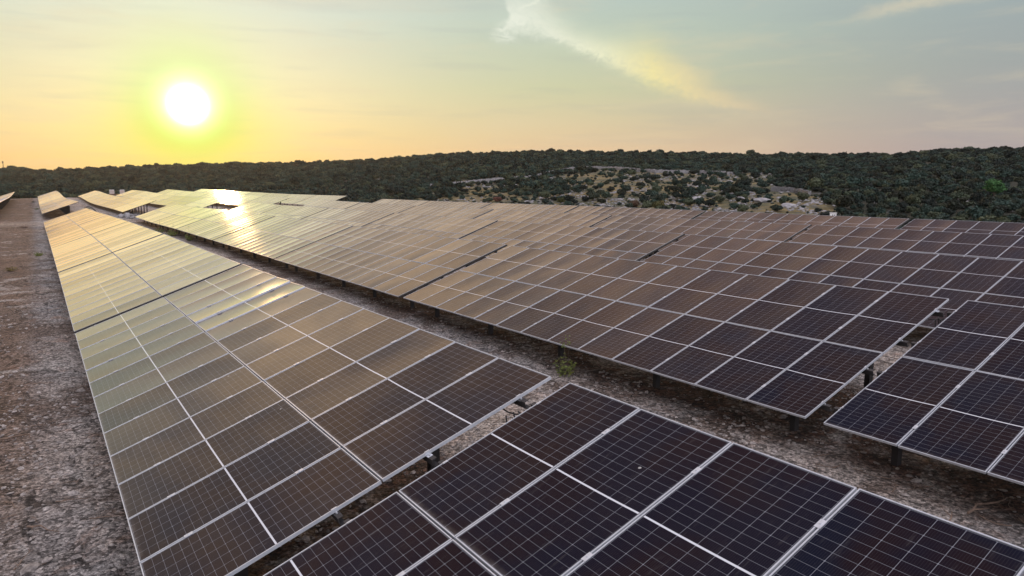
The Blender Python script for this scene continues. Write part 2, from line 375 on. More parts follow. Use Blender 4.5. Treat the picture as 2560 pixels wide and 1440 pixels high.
def ground_material():
    m, n, p = mat('stony_ground')
    pos = n.node('ShaderNodeNewGeometry').outputs['Position']
    at = n.node('ShaderNodeAttribute', attribute_name='cover').outputs['Color']
    sp_ = n.node('ShaderNodeSeparateColor'); n.put(sp_.inputs[0], at)
    clear, hill, track = sp_.outputs
    big = n.noise(pos, 0.16, 5, 0.6, 0.4)
    mid = n.noise(pos, 1.3, 6, 0.65, 0.8)
    fin = n.noise(pos, 22.0, 5, 0.75)
    streak = n.noise(n.vm('MULTIPLY', pos, (2.6, 0.9, 1)), 1.1, 7, 0.72, 1.4)
    c = n.mix(n.rng(big, 0.35, 0.65), (0.40, 0.35, 0.31, 1), (0.31, 0.30, 0.295, 1))
    c = n.mix(n.rng(mid, 0.52, 0.72), c, (0.36, 0.265, 0.215, 1))
    c = n.mix(n.rng(streak, 0.50, 0.62, 0, 0.85), c, (0.045, 0.040, 0.038, 1))
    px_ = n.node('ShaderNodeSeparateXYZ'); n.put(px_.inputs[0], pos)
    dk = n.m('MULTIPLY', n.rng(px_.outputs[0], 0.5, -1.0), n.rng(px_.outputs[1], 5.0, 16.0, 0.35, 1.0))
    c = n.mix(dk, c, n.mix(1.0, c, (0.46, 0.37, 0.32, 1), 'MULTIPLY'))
    patch = n.noise(n.vm('ADD', pos, (31.0, 7.0, 0.0)), 0.42, 6, 0.68, 0.7)
    c = n.mix(n.rng(patch, 0.50, 0.60, 0, 0.75), c, (0.115, 0.082, 0.064, 1))
    c = n.mix(n.rng(patch, 0.42, 0.34, 0, 0.65), c, (0.44, 0.41, 0.38, 1))
    lit = n.node('ShaderNodeAttribute', attribute_name='litter_shade').outputs['Fac']
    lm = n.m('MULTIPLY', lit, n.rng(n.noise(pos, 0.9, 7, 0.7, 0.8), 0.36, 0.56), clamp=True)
    c = n.mix(lm, c, n.mix(n.rng(n.noise(pos, 6.0, 6, 0.7), 0.4, 0.6), (0.035, 0.024, 0.020, 1), (0.12, 0.062, 0.042, 1)))  # litter browns, darkened to paint in the shade beneath the tables
    c = n.mix(n.m('MULTIPLY', track, n.rng(mid, 0.3, 0.6, 0.5, 1.0)), c, (0.56, 0.49, 0.41, 1))
    vo = n.node('ShaderNodeTexVoronoi'); n.put(vo.inputs['Vector'], pos); vo.inputs['Scale'].default_value = 17.0
    vs = n.node('ShaderNodeSeparateColor'); n.put(vs.inputs[0], vo.outputs['Color'])
    c = n.mix(1.0, c, n.rng(vs.outputs[0], 0, 1, 0.4, 1.6, smooth=False), 'MULTIPLY')
    c = n.mix(1.0, c, n.rng(fin, 0.32, 0.68, 0.25, 1.75), 'MULTIPLY')
    # hillside: dark litter under the scrub, dry grass and pale rock in the clearing
    rk = n.noise(pos, 0.11, 8, 0.74, 0.5)
    rk2 = n.noise(pos, 0.5, 6, 0.7)
    hs = n.mix(n.rng(rk2, 0.4, 0.6), (0.030, 0.036, 0.024, 1), (0.060, 0.056, 0.040, 1))
    hs = n.mix(n.rng(rk, 0.58, 0.64, 0, 0.9), hs, (0.22, 0.22, 0.235, 1))
    cg = n.mix(n.rng(n.noise(pos, 0.09, 6, 0.65), 0.42, 0.58), (0.200, 0.155, 0.070, 1), (0.095, 0.095, 0.055, 1))
    cg = n.mix(n.rng(n.noise(pos, 0.28, 10, 0.8, 0.6), 0.53, 0.60, 0, 0.8), cg, (0.16, 0.165, 0.18, 1))
    cg = n.mix(1.0, cg, n.rng(rk2, 0.3, 0.7, 0.6, 1.3), 'MULTIPLY')
    hs = n.mix(clear, hs, cg)
    c = n.mix(hill, c, hs)
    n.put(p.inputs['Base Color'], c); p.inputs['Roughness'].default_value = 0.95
    p.inputs['Specular IOR Level'].default_value = 0.25
    h = n.m('ADD', n.m('MULTIPLY', vo.outputs['Distance'], -0.6), n.m('ADD', n.m('MULTIPLY', mid, 1.5), n.m('ADD', n.m('MULTIPLY', fin, 0.7), n.m('MULTIPLY', streak, -1.6))))
    b = n.node('ShaderNodeBump'); b.inputs['Strength'].default_value = 1.0; b.inputs['Distance'].default_value = 0.11
    n.put(b.inputs['Height'], h); n.l.new(b.outputs[0], p.inputs['Normal'])
    return m
M_GROUND = ground_material()

# ------------------------------------------------------------------ layout of the rows (fitted to the photograph)
PITCH, X0 = 9.359, 0.581
W_, L_, NM = 1.154, 2.278, 13
GAP = 0.313
TLEN = NM * W_
STEP = TLEN + GAP
TILT = 0.345
CLEAR_H = 0.62                                            # low edge above the ground
NY = [-8.6, 6.6, 21.9, 37.2, 52.5, 67.9, 83.2, 98.5, 113, 129, 140, 151, 162, 173, 184, 192, 200, 213, 222, 235, 260]
PROF = {
 -1: [2.23, 2.22, 2.18, 2.2, 2.15, 2.05, 1.95, 1.93, 2.02, 2.05, 2.07, 2.09, 2.12, 2.13, 2.16, 2.19, 2.27, 2.5, 2.68, 2.93, 3.0],
  0: [2.235, 2.229, 2.19, 2.24, 2.20, 2.085, 1.953, 1.92, 2.40, 2.30, 2.25, 2.20, 2.15, 2.25, 2.52, 2.72, 2.90, 3.08, 3.16, 3.2, 3.2],
  1: [2.345, 2.367, 2.34, 2.327, 2.324, 2.334, 2.234, 2.297, 2.45, 2.48, 2.44, 2.40, 2.38, 2.37, 2.45, 2.53, 2.66, 3.02, 3.14, 3.2, 3.2],
  2: [2.31, 2.313, 2.382, 2.351, 2.362, 2.348, 2.30, 2.335, 2.50, 2.60, 2.58, 2.53, 2.55, 2.68, 2.84, 2.94, 3.10, 3.26, 3.30, 3.32, 3.3],
  3: [2.45, 2.465, 2.503, 2.455, 2.469, 2.447, 2.491, 2.60, 2.62, 2.76, 2.84, 2.80, 2.84, 2.90, 2.98, 3.05, 3.12, 3.28, 3.38, 3.52, 3.5],
  4: [2.55, 2.549, 2.577, 2.607, 2.641, 2.598, 2.579, 2.60, 2.88, 2.87, 2.86, 2.89, 2.98, 3.06, 3.16, 3.23, 3.30, 3.44, 3.52, 3.61, 3.5],
}
def row_z(r, y): return float(np.interp(y, NY, PROF[r]))
_PX = np.array([X0 + PITCH * r + 1.6 for r in range(-1, 5)])
_PZ = np.array([PROF[r] for r in range(-1, 5)])

def vnoise(x, y, seed=0):
    xi, yi = np.floor(x).astype(np.int64), np.floor(y).astype(np.int64)
    fx, fy = x - xi, y - yi
    fx = fx * fx * (3 - 2 * fx); fy = fy * fy * (3 - 2 * fy)
    def h(a, b):
        k = (a * 374761393 + b * 668265263 + seed * 974711) & 0xffffffff
        k = ((k ^ (k >> 13)) * 1274126177) & 0xffffffff
        return ((k ^ (k >> 16)) & 0xffff) / 65535.0
    return (h(xi, yi) * (1 - fx) + h(xi + 1, yi) * fx) * (1 - fy) + (h(xi, yi + 1) * (1 - fx) + h(xi + 1, yi + 1) * fx) * fy
def fbm(x, y, seed=0, o=4):
    s, a = 0, 0.5
    for i in range(o):
        s = s + a * (vnoise(x, y, seed + i) - 0.5); x = x * 2.03; y = y * 2.03; a *= 0.5
    return s

SKY = [(-60, 1.3), (-20, 1.3), (-1.74, 1.2), (-0.45, 1.25), (0.08, 1.07), (0.63, 1.0), (1.54, 1.14), (3.65, 1.3), (5.1, 1.38), (7.6, 1.52), (9.69, 1.63), (12.94, 1.76), (18.66, 1.9), (20.45, 2.04), (24.71, 2.31), (27.81, 2.58), (32.52, 2.8), (37.24, 2.86), (42.21, 2.8), (46.46, 2.73), (50.85, 2.59), (55.05, 2.49), (59.01, 2.42), (61.52, 2.42), (63.43, 2.62), (66.17, 2.72), (68.54, 2.70), (80, 2.7), (110, 1.5), (180, 1.0)]
RD = [(-60, 900), (-3, 880), (0.3, 840), (1.0, 720), (5, 700), (15, 660), (25, 560), (40, 480), (55, 400), (62, 350), (70, 330), (90, 330), (180, 500)]
def terrain(x, y):
    x = np.asarray(x, float); y = np.asarray(y, float)
    iy = np.clip(np.interp(y, NY, np.arange(len(NY))), 0, len(NY) - 1)
    ix = np.clip(np.interp(x, _PX, np.arange(6)), 0, 5)
    y0 = np.minimum(iy.astype(int), len(NY) - 2); x0 = np.minimum(ix.astype(int), 4)
    ty, tx = iy - y0, ix - x0
    z = (_PZ[x0, y0] * (1 - tx) + _PZ[x0 + 1, y0] * tx) * (1 - ty) + (_PZ[x0, y0 + 1] * (1 - tx) + _PZ[x0 + 1, y0 + 1] * tx) * ty
    z = z - CLEAR_H
    z = z + 0.10 * fbm(x * 0.5, y * 0.5, 3) + 0.05 * fbm(x * 2.1, y * 2.1, 9, 3)
    e = np.hypot(np.maximum(x - 49.0, 0), np.maximum(y - 252.0, 0))
    d = np.hypot(x, y) + 1e-6
    a = np.degrees(np.arctan2(x, y))
    s_, c_ = np.maximum(np.sin(np.radians(a)), 0.03), np.maximum(np.cos(np.radians(a)), 0.03)
    de = np.minimum(49.0 / s_, 252.0 / c_)
    Dr = np.interp(a, *zip(*RD)); Es = np.interp(a, *zip(*SKY))
    Hr = 6 + np.tan(np.radians(Es)) * Dr - 2.9
    dip = np.interp(a, [0, 15, 35, 60], [1.0, 2.0, 4.5, 5.0])
    zv = z - dip
    t = np.clip((d - de - 30) / np.maximum(Dr - de - 30, 40), 0, 1.6)
    rise = np.where(t < 1, t ** np.interp(a, [0, 20, 45, 70], [1.3, 1.1, 1.0, .95]), 1 - 0.8 * (t - 1))
    zh = zv + (Hr - zv) * rise + ((3.2 - 1.8 * np.clip(t, 0, 1)) * fbm(x / 45, y / 45, 21, 3) + 0.5 * fbm(x / 9, y / 9, 31, 2)) * np.clip(t * 6, 0, 1) * np.clip((1.15 - t) * 4, 0.25, 1)
    k = np.clip(e / 24.0, 0, 1); k = k * k * (3 - 2 * k)
    return z * (1 - k) + zh * k

_TS = 3.0 * np.exp(np.arange(900) * 0.0072)
def march_many(px, py, dmin=3.0):
    px, py = np.asarray(px, float), np.asarray(py, float)
    d = FW + (px[:, None] - 1280) / CAM_F * RT - (py[:, None] - 720) / CAM_F * UP
    d /= np.linalg.norm(d, axis=1)[:, None]
    ts = _TS[_TS >= dmin]
    P = CAM + d[:, None, :] * ts[None, :, None]
    below = P[..., 2] < terrain(P[..., 0], P[..., 1])
    k = np.argmax(below, axis=1); k = np.where(below.any(axis=1), np.maximum(k, 1), len(ts) - 1)
    lo, hi = ts[k - 1], ts[k]
    for _ in range(12):
        mi = (lo + hi) / 2; Q = CAM + d * mi[:, None]; bl = Q[:, 2] < terrain(Q[:, 0], Q[:, 1])
        hi = np.where(bl, mi, hi); lo = np.where(bl, lo, mi)
    return CAM + d * hi[:, None]
def march(px, py, dmin=3.0):
    return march_many([px], [py], dmin)[0]

def inpoly(px, py, poly):
    c = np.zeros(np.shape(px), bool); j = len(poly) - 1
    for i in range(len(poly)):
        xi, yi = poly[i]; xj, yj = poly[j]
        if yi != yj:
            c ^= ((yi > py) != (yj > py)) & (px < (xj - xi) * (py - yi) / (yj - yi) + xi)
        j = i
    return c
CLEARING = [(1075, 470), (1180, 457), (1300, 442), (1395, 430), (1480, 422), (1560, 425), (1700, 434), (1850, 438), (1975, 447), (1930, 463), (1965, 478), (2040, 490), (2085, 512), (2100, 560), (1000, 540), (1060, 490)]

# ------------------------------------------------------------------ ground sheet
def axis(lo, hi, fine_lo, fine_hi, far):
    out = [fine_lo]
    while out[-1] < fine_hi: out.append(out[-1] + 0.35)
    s = 0.35
    while out[-1] < hi:
        s = min(s * 1.09, 2.6 if out[-1] < far else 14); out.append(out[-1] + s)
    s = 0.35; l = [fine_lo]
    while l[-1] > lo: s = min(s * 1.15, 40); l.append(l[-1] - s)
    return np.array(l[1:][::-1] + out)
gx = axis(-700, 1500, -7, 16, 330)
gy = axis(-300, 1700, 0, 22, 380)
GX, GY = np.meshgrid(gx, gy)
GZ = terrain(GX, GY)
GZ = np.where(np.hypot(GX, GY) > 1100, np.maximum(GZ - 0, -40), GZ)
nx, ny = len(gx), len(gy)
vv = np.stack([GX.ravel(), GY.ravel(), GZ.ravel()], 1)
idx = np.arange(nx * ny).reshape(ny, nx)
quads = np.stack([idx[:-1, :-1].ravel(), idx[:-1, 1:].ravel(), idx[1:, 1:].ravel(), idx[1:, :-1].ravel()], 1)
gm = bpy.data.meshes.new('ground')
gm.vertices.add(len(vv)); gm.vertices.foreach_set('co', vv.ravel())
gm.loops.add(quads.size); gm.loops.foreach_set('vertex_index', quads.ravel())
gm.polygons.add(len(quads)); gm.polygons.foreach_set('loop_start', np.arange(len(quads)) * 4)
gm.polygons.foreach_set('loop_total', np.full(len(quads), 4))
gm.polygons.foreach_set('use_smooth', np.ones(len(quads), bool))
gm.update(calc_edges=True)
dv = vv - CAM
zz = np.maximum(dv @ FW, 1e-3)
ppx = 1280 + CAM_F * (dv @ RT) / zz; ppy = 720 - CAM_F * (dv @ UP) / zz
ee = np.hypot(np.maximum(vv[:, 0] - 49.0, 0), np.maximum(vv[:, 1] - 254.0, 0))
wob = fbm(vv[:, 0] / 14, vv[:, 1] / 14, 91, 3)
clear = (inpoly(ppx + 120 * wob, ppy + 34 * wob, CLEARING) & (ee > 3) & (dv @ FW > 20) & (np.hypot(vv[:, 0], vv[:, 1]) < 520)).astype(float)
hillm = np.clip((ee - 2) / 8, 0, 1)
# pale vehicle-worn strip between the first and second rows
trk = np.exp(-((vv[:, 0] - 7.1 - 0.5 * np.sin(vv[:, 1] * .35)) / 0.9) ** 2) * np.clip((14 - vv[:, 1]) / 7, 0, 1) * np.clip((vv[:, 1] - 1) / 3, 0, 1)
trk = np.maximum(trk, 0.5 * np.exp(-((vv[:, 0] + 2.4) / 0.9) ** 2) * np.clip((9 - vv[:, 1]) / 4, 0, 1))
trk = np.maximum(trk, 0.35 * np.exp(-((vv[:, 1] - 105.5) / 4.0) ** 2) * (ee < 1))
cols = np.stack([clear, hillm, trk, np.ones_like(trk)], 1).astype(np.float32)
ca = gm.color_attributes.new('cover', 'FLOAT_COLOR', 'POINT')
ca.data.foreach_set('color', cols.ravel())
# red-brown wood-chip litter, its dark tone also painting in shade under the tables
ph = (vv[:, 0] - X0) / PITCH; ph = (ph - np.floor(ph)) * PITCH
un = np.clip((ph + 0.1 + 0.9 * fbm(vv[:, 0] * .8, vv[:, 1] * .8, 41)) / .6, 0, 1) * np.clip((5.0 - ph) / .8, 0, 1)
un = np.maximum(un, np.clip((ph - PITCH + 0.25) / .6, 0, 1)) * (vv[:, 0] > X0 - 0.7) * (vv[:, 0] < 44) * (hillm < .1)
li = gm.attributes.new('litter_shade', 'FLOAT', 'POINT'); li.data.foreach_set('value', un.astype(np.float32))
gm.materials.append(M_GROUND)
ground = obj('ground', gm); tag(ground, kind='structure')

# ------------------------------------------------------------------ solar tables
def glass_mesh(sag, frame_too, name):
    mb = MB()
    hw, hl = (W_ - 0.020) / 2, L_ / 2
    nu, nv = 8, 3
    lip = 0.011
    uw, ul = hw - lip, hl - lip
    vs, uvs = [], []
    for j in range(nv + 1):
        for i in range(nu + 1):
            a, b = -1 + 2 * i / nu, -1 + 2 * j / nv
            z = -sag * (1 - a * a) * (1 - 0.35 * b * b)
            vs.append((b * ul, a * uw, z - 0.0015)); uvs.append((a * uw + hw, b * ul + hl))
    fs, fu = [], []
    for j in range(nv):
        for i in range(nu):
            q = (j * (nu + 1) + i, (j + 1) * (nu + 1) + i, (j + 1) * (nu + 1) + i + 1, j * (nu + 1) + i + 1)
            fs.append(q); fu.append([uvs[k] for k in q])
    mb.add(vs, fs, 0, fu)
    # back face
    mb.add([(-ul, -uw, -0.022), (ul, -uw, -0.022), (ul, uw, -0.022), (-ul, uw, -0.022)], [(0, 3, 2, 1)], 1)
    if frame_too: frame_into(mb, hw, hl, lip, 2)
    return mb
def frame_into(mb, hw, hl, lip, mi):
    b, t = -0.035, 0.0015
    mb.box(-hl, hl, -hw, -hw + lip, b, t, mi); mb.box(-hl, hl, hw - lip, hw, b, t, mi)
    mb.box(-hl, -hl + lip, -hw + lip, hw - lip, b, t, mi); mb.box(hl - lip, hl, -hw + lip, hw - lip, b, t, mi)
def finish(mb, name, mats):
    me = mb.mesh(name, mats)
    sm = [m == 0 for m in mb.mi]; me.polygons.foreach_set('use_smooth', sm); me.update()
    return me
SAGS = [0.003, 0.0048, 0.0085, 0.0105, 0.013]
PANEL_N = [finish(glass_mesh(s, False, ''), 'solar_panel', [M_CELL, M_BACK]) for s in SAGS]
PANEL_F = [finish(glass_mesh(s, True, ''), 'solar_panel', [M_CELL, M_BACK, M_ALU]) for s in SAGS]
_mb = MB(); frame_into(_mb, (W_ - 0.02) / 2, L_ / 2, 0.011, 0); FRAME = _mb.mesh('frame', [M_ALU])
_mb = MB(); _mb.box(-0.045, 0.045, -0.024, 0.024, 0.0005, 0.006); _mb.bar((0, 0, 0.005), (0, 0, 0.013), 0.009, 6)
_mb.box(-0.022, 0.022, -0.007, 0.007, -0.035, 0.001); CLAMP = _mb.mesh('clamp', [M_CLAMP])
_mb = MB(); _mb.box(-0.03, 0.03, -0.02, 0.05, -0.045, -0.039); _mb.box(-0.03, 0.03, -0.024, -0.018, -0.045, 0.006); _mb.box(-0.03, 0.03, -0.024, 0.0, 0.0, 0.006)
_mb.bar((0, .03, -.04), (0, .03, -.02), .01); BRACKET = _mb.mesh('end_bracket', [M_CLAMP])
def cbeam(name, length, wd, ht, axisv):
    """C-profile along local y (axisv 'y') or x"""
    mb = MB(); t = 0.006
    if axisv == 'y':
        mb.box(-wd / 2, -wd / 2 + t, 0, length, -ht, 0); mb.box(-wd / 2 + t, wd / 2, 0, length, -t, 0); mb.box(-wd / 2 + t, wd / 2, 0, length, -ht, -ht + t)
    else:
        mb.box(0, length, -wd / 2, -wd / 2 + t, -ht, 0); mb.box(0, length, -wd / 2 + t, wd / 2, -t, 0); mb.box(0, length, -wd / 2 + t, wd / 2, -ht, -ht + t)
    return mb.mesh(name, [M_STEEL])
PURLIN = cbeam('purlin', TLEN + 0.24, 0.06, 0.09, 'y')
RAFTER = cbeam('rafter', 3.9, 0.07, 0.12, 'x')
def post_mesh(h):
    mb = MB(); t = 0.007
    mb.box(-0.06, 0.06, -0.05, -0.05 + t, -h, 0); mb.box(-0.06, -0.06 + t, -0.05 + t, 0.05, -h, 0); mb.box(0.06 - t, 0.06, -0.05 + t, 0.05, -h, 0)
    mb.box(-0.09, 0.09, -0.062, -0.052, -0.22, 0.0)
    return mb.mesh('post', [M_STEEL])
def cable_mesh(seed):
    mb = MB(); q = random.Random(seed); n = 26; y0 = -0.25
    for k in range(n):
        y1 = y0 + (TLEN + 0.45) / n; sag = q.uniform(.03, .16); xo = q.uniform(-.05, .05)
        mb.tube([(xo, y0 + (y1 - y0) * t, -sag * math.sin(math.pi * t)) for t in (0, .25, .5, .75, 1)], .009, 5)
        y0 = y1
    for yy in (-.12, TLEN + .1):
        mb.tube([(0, yy, 0), (.06, yy, -.22), (.02, yy + .03, -.38), (-.08, yy, -.2), (-.1, yy, -.02)], .009, 5)
    return mb.mesh('cable', [M_CABLE])
CABLES = [cable_mesh(k) for k in range(3)]
PS = (0.95, 3.35)
POSTM = [post_mesh(CLEAR_H + math.sin(TILT) * s - 0.30 + 0.5) for s in PS]
PURS = (0.50, 1.75, 2.85, 4.10)
def far_surface(seed):
    mb = MB(); q = random.Random(seed)
    for j in range(2):
        for i in range(NM):
            g = glass_mesh(q.choice(SAGS), True, '')
            M = Matrix.Translation((L_ / 2 + j * (L_ + 0.02), W_ / 2 + i * W_, 0)) @ Matrix.Rotation(q.gauss(0, 0.002), 4, 'X') @ Matrix.Rotation(q.gauss(0, 0.002), 4, 'Y')
            b = len(mb.v); mb.v += [tuple(M @ Vector(v)) for v in g.v]
            mb.f += [tuple(b + k for k in f) for f in g.f]; mb.mi += g.mi; mb.uv += g.uv
    return finish(mb, 'panel_surface', [M_CELL, M_BACK, M_ALU])
FARS = [far_surface(k) for k in range(4)]
_mb = MB(); _mb.box(0, 2 * L_ + 0.02, -0.085, -0.006, -0.05, -0.0015); SHADE_STRIP = _mb.mesh('gap_shade_strip', [M_CABLE])  # black strip added over the frame ends to put shade into the gaps

def solar_table(r, y0, detail, label, group, dT=0.0, dX=0.0, tname='solar_table'):
    za, zb = row_z(r, y0), row_z(r, y0 + TLEN)
    pit = math.asin((zb - za) / TLEN)
    T = empty(tname, (X0 + PITCH * r + dX, y0, za), (pit, 0, 0))
    tag(T, label, 'solar table', group)
    th = TILT + dT
    q = random.Random(int(r * 1000 + y0 * 10))
    ct, st = math.cos(th), math.sin(th)
    def at(s, v, n=0.0): return (s * ct - n * st, v, s * st + n * ct)
    if detail == 0:
        obj('panel_surface', FARS[q.randrange(4)], T, (0, 0, 0), (0, -th, 0))
    else:
        for j in range(2):
            for i in range(NM):
                jx, jy = q.gauss(0, 0.0028), q.gauss(0, 0.0022)
                k = q.choice((0, 0, 1, 1) if r == 0 and y0 > 10 else ((0, 1, 1, 2) if r == 0 else (1, 2, 2, 2, 3, 3)))
                loc = at(L_ / 2 + j * (L_ + 0.02), W_ / 2 + i * W_)
                if r == 0 and 5 < y0 < 8 and i in (8, 9) and j == 1: k = 3; jx = -0.026; jy = 0.0
                P = obj('solar_panel', (PANEL_N if detail >= 2 else PANEL_F)[k], T, loc, (jx, -th + jy, 0))
                if detail >= 2: obj('frame', FRAME, P)
                if detail >= 3:
                    for s in PURS[2 * j:2 * j + 2]:
                        sl_ = s - (L_ / 2 + j * (L_ + 0.02))
                        if i > 0: obj('clamp', CLAMP, P, (sl_, -W_ / 2, 0.001))
                        if i == 0: obj('end_bracket', BRACKET, P, (sl_, -W_ / 2 + 0.01, 0), (0, 0, math.pi))
                        if i == NM - 1: obj('end_bracket', BRACKET, P, (sl_, W_ / 2 - 0.01, 0))
    if y0 > 10: obj('gap_shade_strip', SHADE_STRIP, T, (0, 0, 0), (0, -th, 0))
    for s in PURS:
        obj('purlin', PURLIN, T, at(s, -0.12, -0.038), (0, -th, 0))
    if detail >= 2:
        cm = CABLES[q.randrange(3)]
        obj('cable', cm, T, at(3.9, 0, -0.07))
    bents = [0.75 + k * (TLEN - 1.5) / 4 for k in range(5)]
    for v in bents:
        if detail >= 1: obj('rafter', RAFTER, T, at(0.35, v, -0.130), (0, -th, 0))
        for s, pm in zip(PS, POSTM):
            if detail == 0 and s < 2: continue
            p_ = at(s, v, 0)
            obj('post', pm, T, (p_[0], v + 0.05, p_[2] - 0.2), (-pit, 0, 0))
    return T

ORD = ['first', 'second', 'third', 'fourth', 'fifth', 'sixth', 'seventh', 'eighth']
ROWN = {-1: 'the row cut off at left', 0: 'the row beside open gravel', 1: 'the second row from the left', 2: 'the middle row', 3: 'the fourth row', 4: 'the rearmost row'}
OFFY = {-1: 6.6, 0: 6.57, 1: 6.576, 2: 6.75, 3: 6.88, 4: 6.82}
FIX = {(0, -1): (.001, .038), (0, 0): (.002, .012), (1, -1): (0, -.023), (1, 0): (-.005, -.01), (1, 1): (0, -.044), (2, 0): (-.004, .07)}
for r in range(0, 5):
    for t in range(-1, 6):
        if r >= 3: det = 1
        elif r == 2: det = 2 if t <= 1 else 1
        else: det = 3 if t <= 0 else (2 if t <= 2 else 1)
        dT, dX = FIX.get((r, t), (0, 0))
        y0 = OFFY[r] + t * STEP
        if (r, t) == (0, -1): lb = 'dark table of white-gridded solar panels filling the bottom right foreground'
        elif (r, t) == (0, 0): lb = 'large table of solar panels across the lower left, yellow glint spots at its top edge'
        else: lb = 'solar table, %s from the camera in %s' % (ORD[t + 1], ROWN[r])
        solar_table(r, y0, det, lb, 'tilted solar tables set in long rows', dT, dX)
for r in range(-1, 5):
    for k in range(8):
        y0 = 112.7 + k * STEP
        if r == -1 and y0 + TLEN < 115: continue
        lb = 'distant solar table, %s beyond the dirt break in %s' % (ORD[k], ROWN[r])
        solar_table(r, y0, 0, lb, 'distant solar tables beyond the dirt break')

# ------------------------------------------------------------------ plant and stone prototypes (not linked to the scene)
def crown_mesh(name, seed, leafmat, n=650, flat=0.75, lobes=8, leaf=0.085, stems=True):
    q = np.random.RandomState(seed); mb = MB()
    L = []
    for i in range(lobes):
        a = q.uniform(0, 2 * math.pi); rr = q.uniform(0, 0.55) ** 0.8
        L.append((math.cos(a) * rr * 0.6, math.sin(a) * rr * 0.6, q.uniform(0.30, 0.72) * flat + 0.1, q.uniform(0.20, 0.38)))
    L.append((0, 0, 0.42 * flat + .1, 0.36))
    for i in range(n):
        cx, cy, cz, cr = L[q.randint(len(L))]
        d = q.normal(size=3); d[2] = abs(d[2]) * 0.9 - 0.25; d /= np.linalg.norm(d)
        p = np.array([cx, cy, cz]) + d * cr * q.uniform(0.75, 1.12) * np.array([1, 1, 0.85])
        if p[2] < 0.02: p[2] = 0.02 + q.uniform(0, .1)
        nrm = Vector(d + q.normal(size=3) * 0.55).normalized()
        u = nrm.orthogonal().normalized(); v = nrm.cross(u); an = q.uniform(0, 6.28)
        u, v = math.cos(an) * u + math.sin(an) * v, math.cos(an) * v - math.sin(an) * u
        s = leaf * q.uniform(0.5, 1.2); P = Vector(p)
        mb.add([P - u * s - v * s * .5, P + u * s * .8 - v * s * .6, P + u * s + v * s * .5, P - u * s * .7 + v * s * .7 + nrm * s * .3], [(0, 1, 2, 3)], 0)
    # inner mass
    for cx, cy, cz, cr in L:
        r_ = cr * 0.74; rings = 4; seg = 7; vs = []
        for j in range(rings + 1):
            ph = math.pi * j / rings
            for i in range(seg):
                t = 2 * math.pi * i / seg; k = r_ * q.uniform(.85, 1.1)
                vs.append((cx + k * math.sin(ph) * math.cos(t), cy + k * math.sin(ph) * math.sin(t), max(0.0, cz + k * 0.85 * math.cos(ph))))
        fs = [(j * seg + i, (j + 1) * seg + i, (j + 1) * seg + (i + 1) % seg, j * seg + (i + 1) % seg) for j in range(rings) for i in range(seg)]
        mb.add(vs, fs, 0)
    if stems:
        for i in range(3):
            a = q.uniform(0, 6.28); mb.bar((0.05 * math.cos(a), 0.05 * math.sin(a), -0.2), (0.25 * math.cos(a), .25 * math.sin(a), .35), .035, 5, 1, .015)
    return mb.mesh(name, [leafmat, M_BARK])
BUSH = [crown_mesh('bush', 40 + i, M_LEAF, n=420, flat=f, leaf=0.10) for i, f in enumerate((0.7, 0.8, 0.62, 0.9, 0.75, 0.68))]
BUSHY = [crown_mesh('bush', 60 + i, M_LEAF2, n=500, flat=0.6, leaf=0.07) for i in range(2)]
BUSHR = [crown_mesh('bush', 70 + i, M_LEAF3, n=500, flat=0.55, leaf=0.06) for i in range(2)]

def rock_mesh(name, seed, m, sub=2):
    bm = bmesh.new(); bmesh.ops.create_icosphere(bm, subdivisions=sub, radius=0.5)
    q = random.Random(seed); ax = [Vector((q.gauss(0, 1), q.gauss(0, 1), q.gauss(0, 1))).normalized() for _ in range(7)]
    cut = [q.uniform(0.28, 0.42) for _ in ax]
    for v in bm.verts:
        for a, c in zip(ax, cut):
            k = v.co.dot(a)
            if k > c: v.co -= a * (k - c)
        v.co *= 1 + q.uniform(-.05, .05)
        v.co.z *= 0.7
    me = bpy.data.meshes.new(name); bm.to_mesh(me); bm.free(); me.materials.append(m)
    return me
ROCKS = [rock_mesh('rock', 5 + i, M_ROCK) for i in range(5)]
STONES = [rock_mesh('stone', 25 + i, M_STONE, 1) for i in range(6)]
def twig_mesh(seed):
    q = random.Random(seed); mb = MB(); p = Vector((-0.5, 0, 0.02)); r0 = 0.018; d = 0
    for k in range(6):
        d += q.gauss(0, .35); nx_ = p + Vector((math.cos(d) * .17, math.sin(d) * .17, q.uniform(-.015, .03))); nx_.z = max(nx_.z, 0.01)
        mb.bar(p, nx_, r0, 5, 0, r0 * .85)
        if q.random() < .6:
            e = d + q.choice((-1, 1)) * q.uniform(.5, 1.1); mb.bar(nx_, nx_ + Vector((math.cos(e) * .18, math.sin(e) * .18, q.uniform(0, .06))), r0 * .6, 4, 0, r0 * .25)
        p = nx_; r0 *= .85
    return mb.mesh('twig', [M_TWIG])
TWIGS = [twig_mesh(90 + i) for i in range(6)]

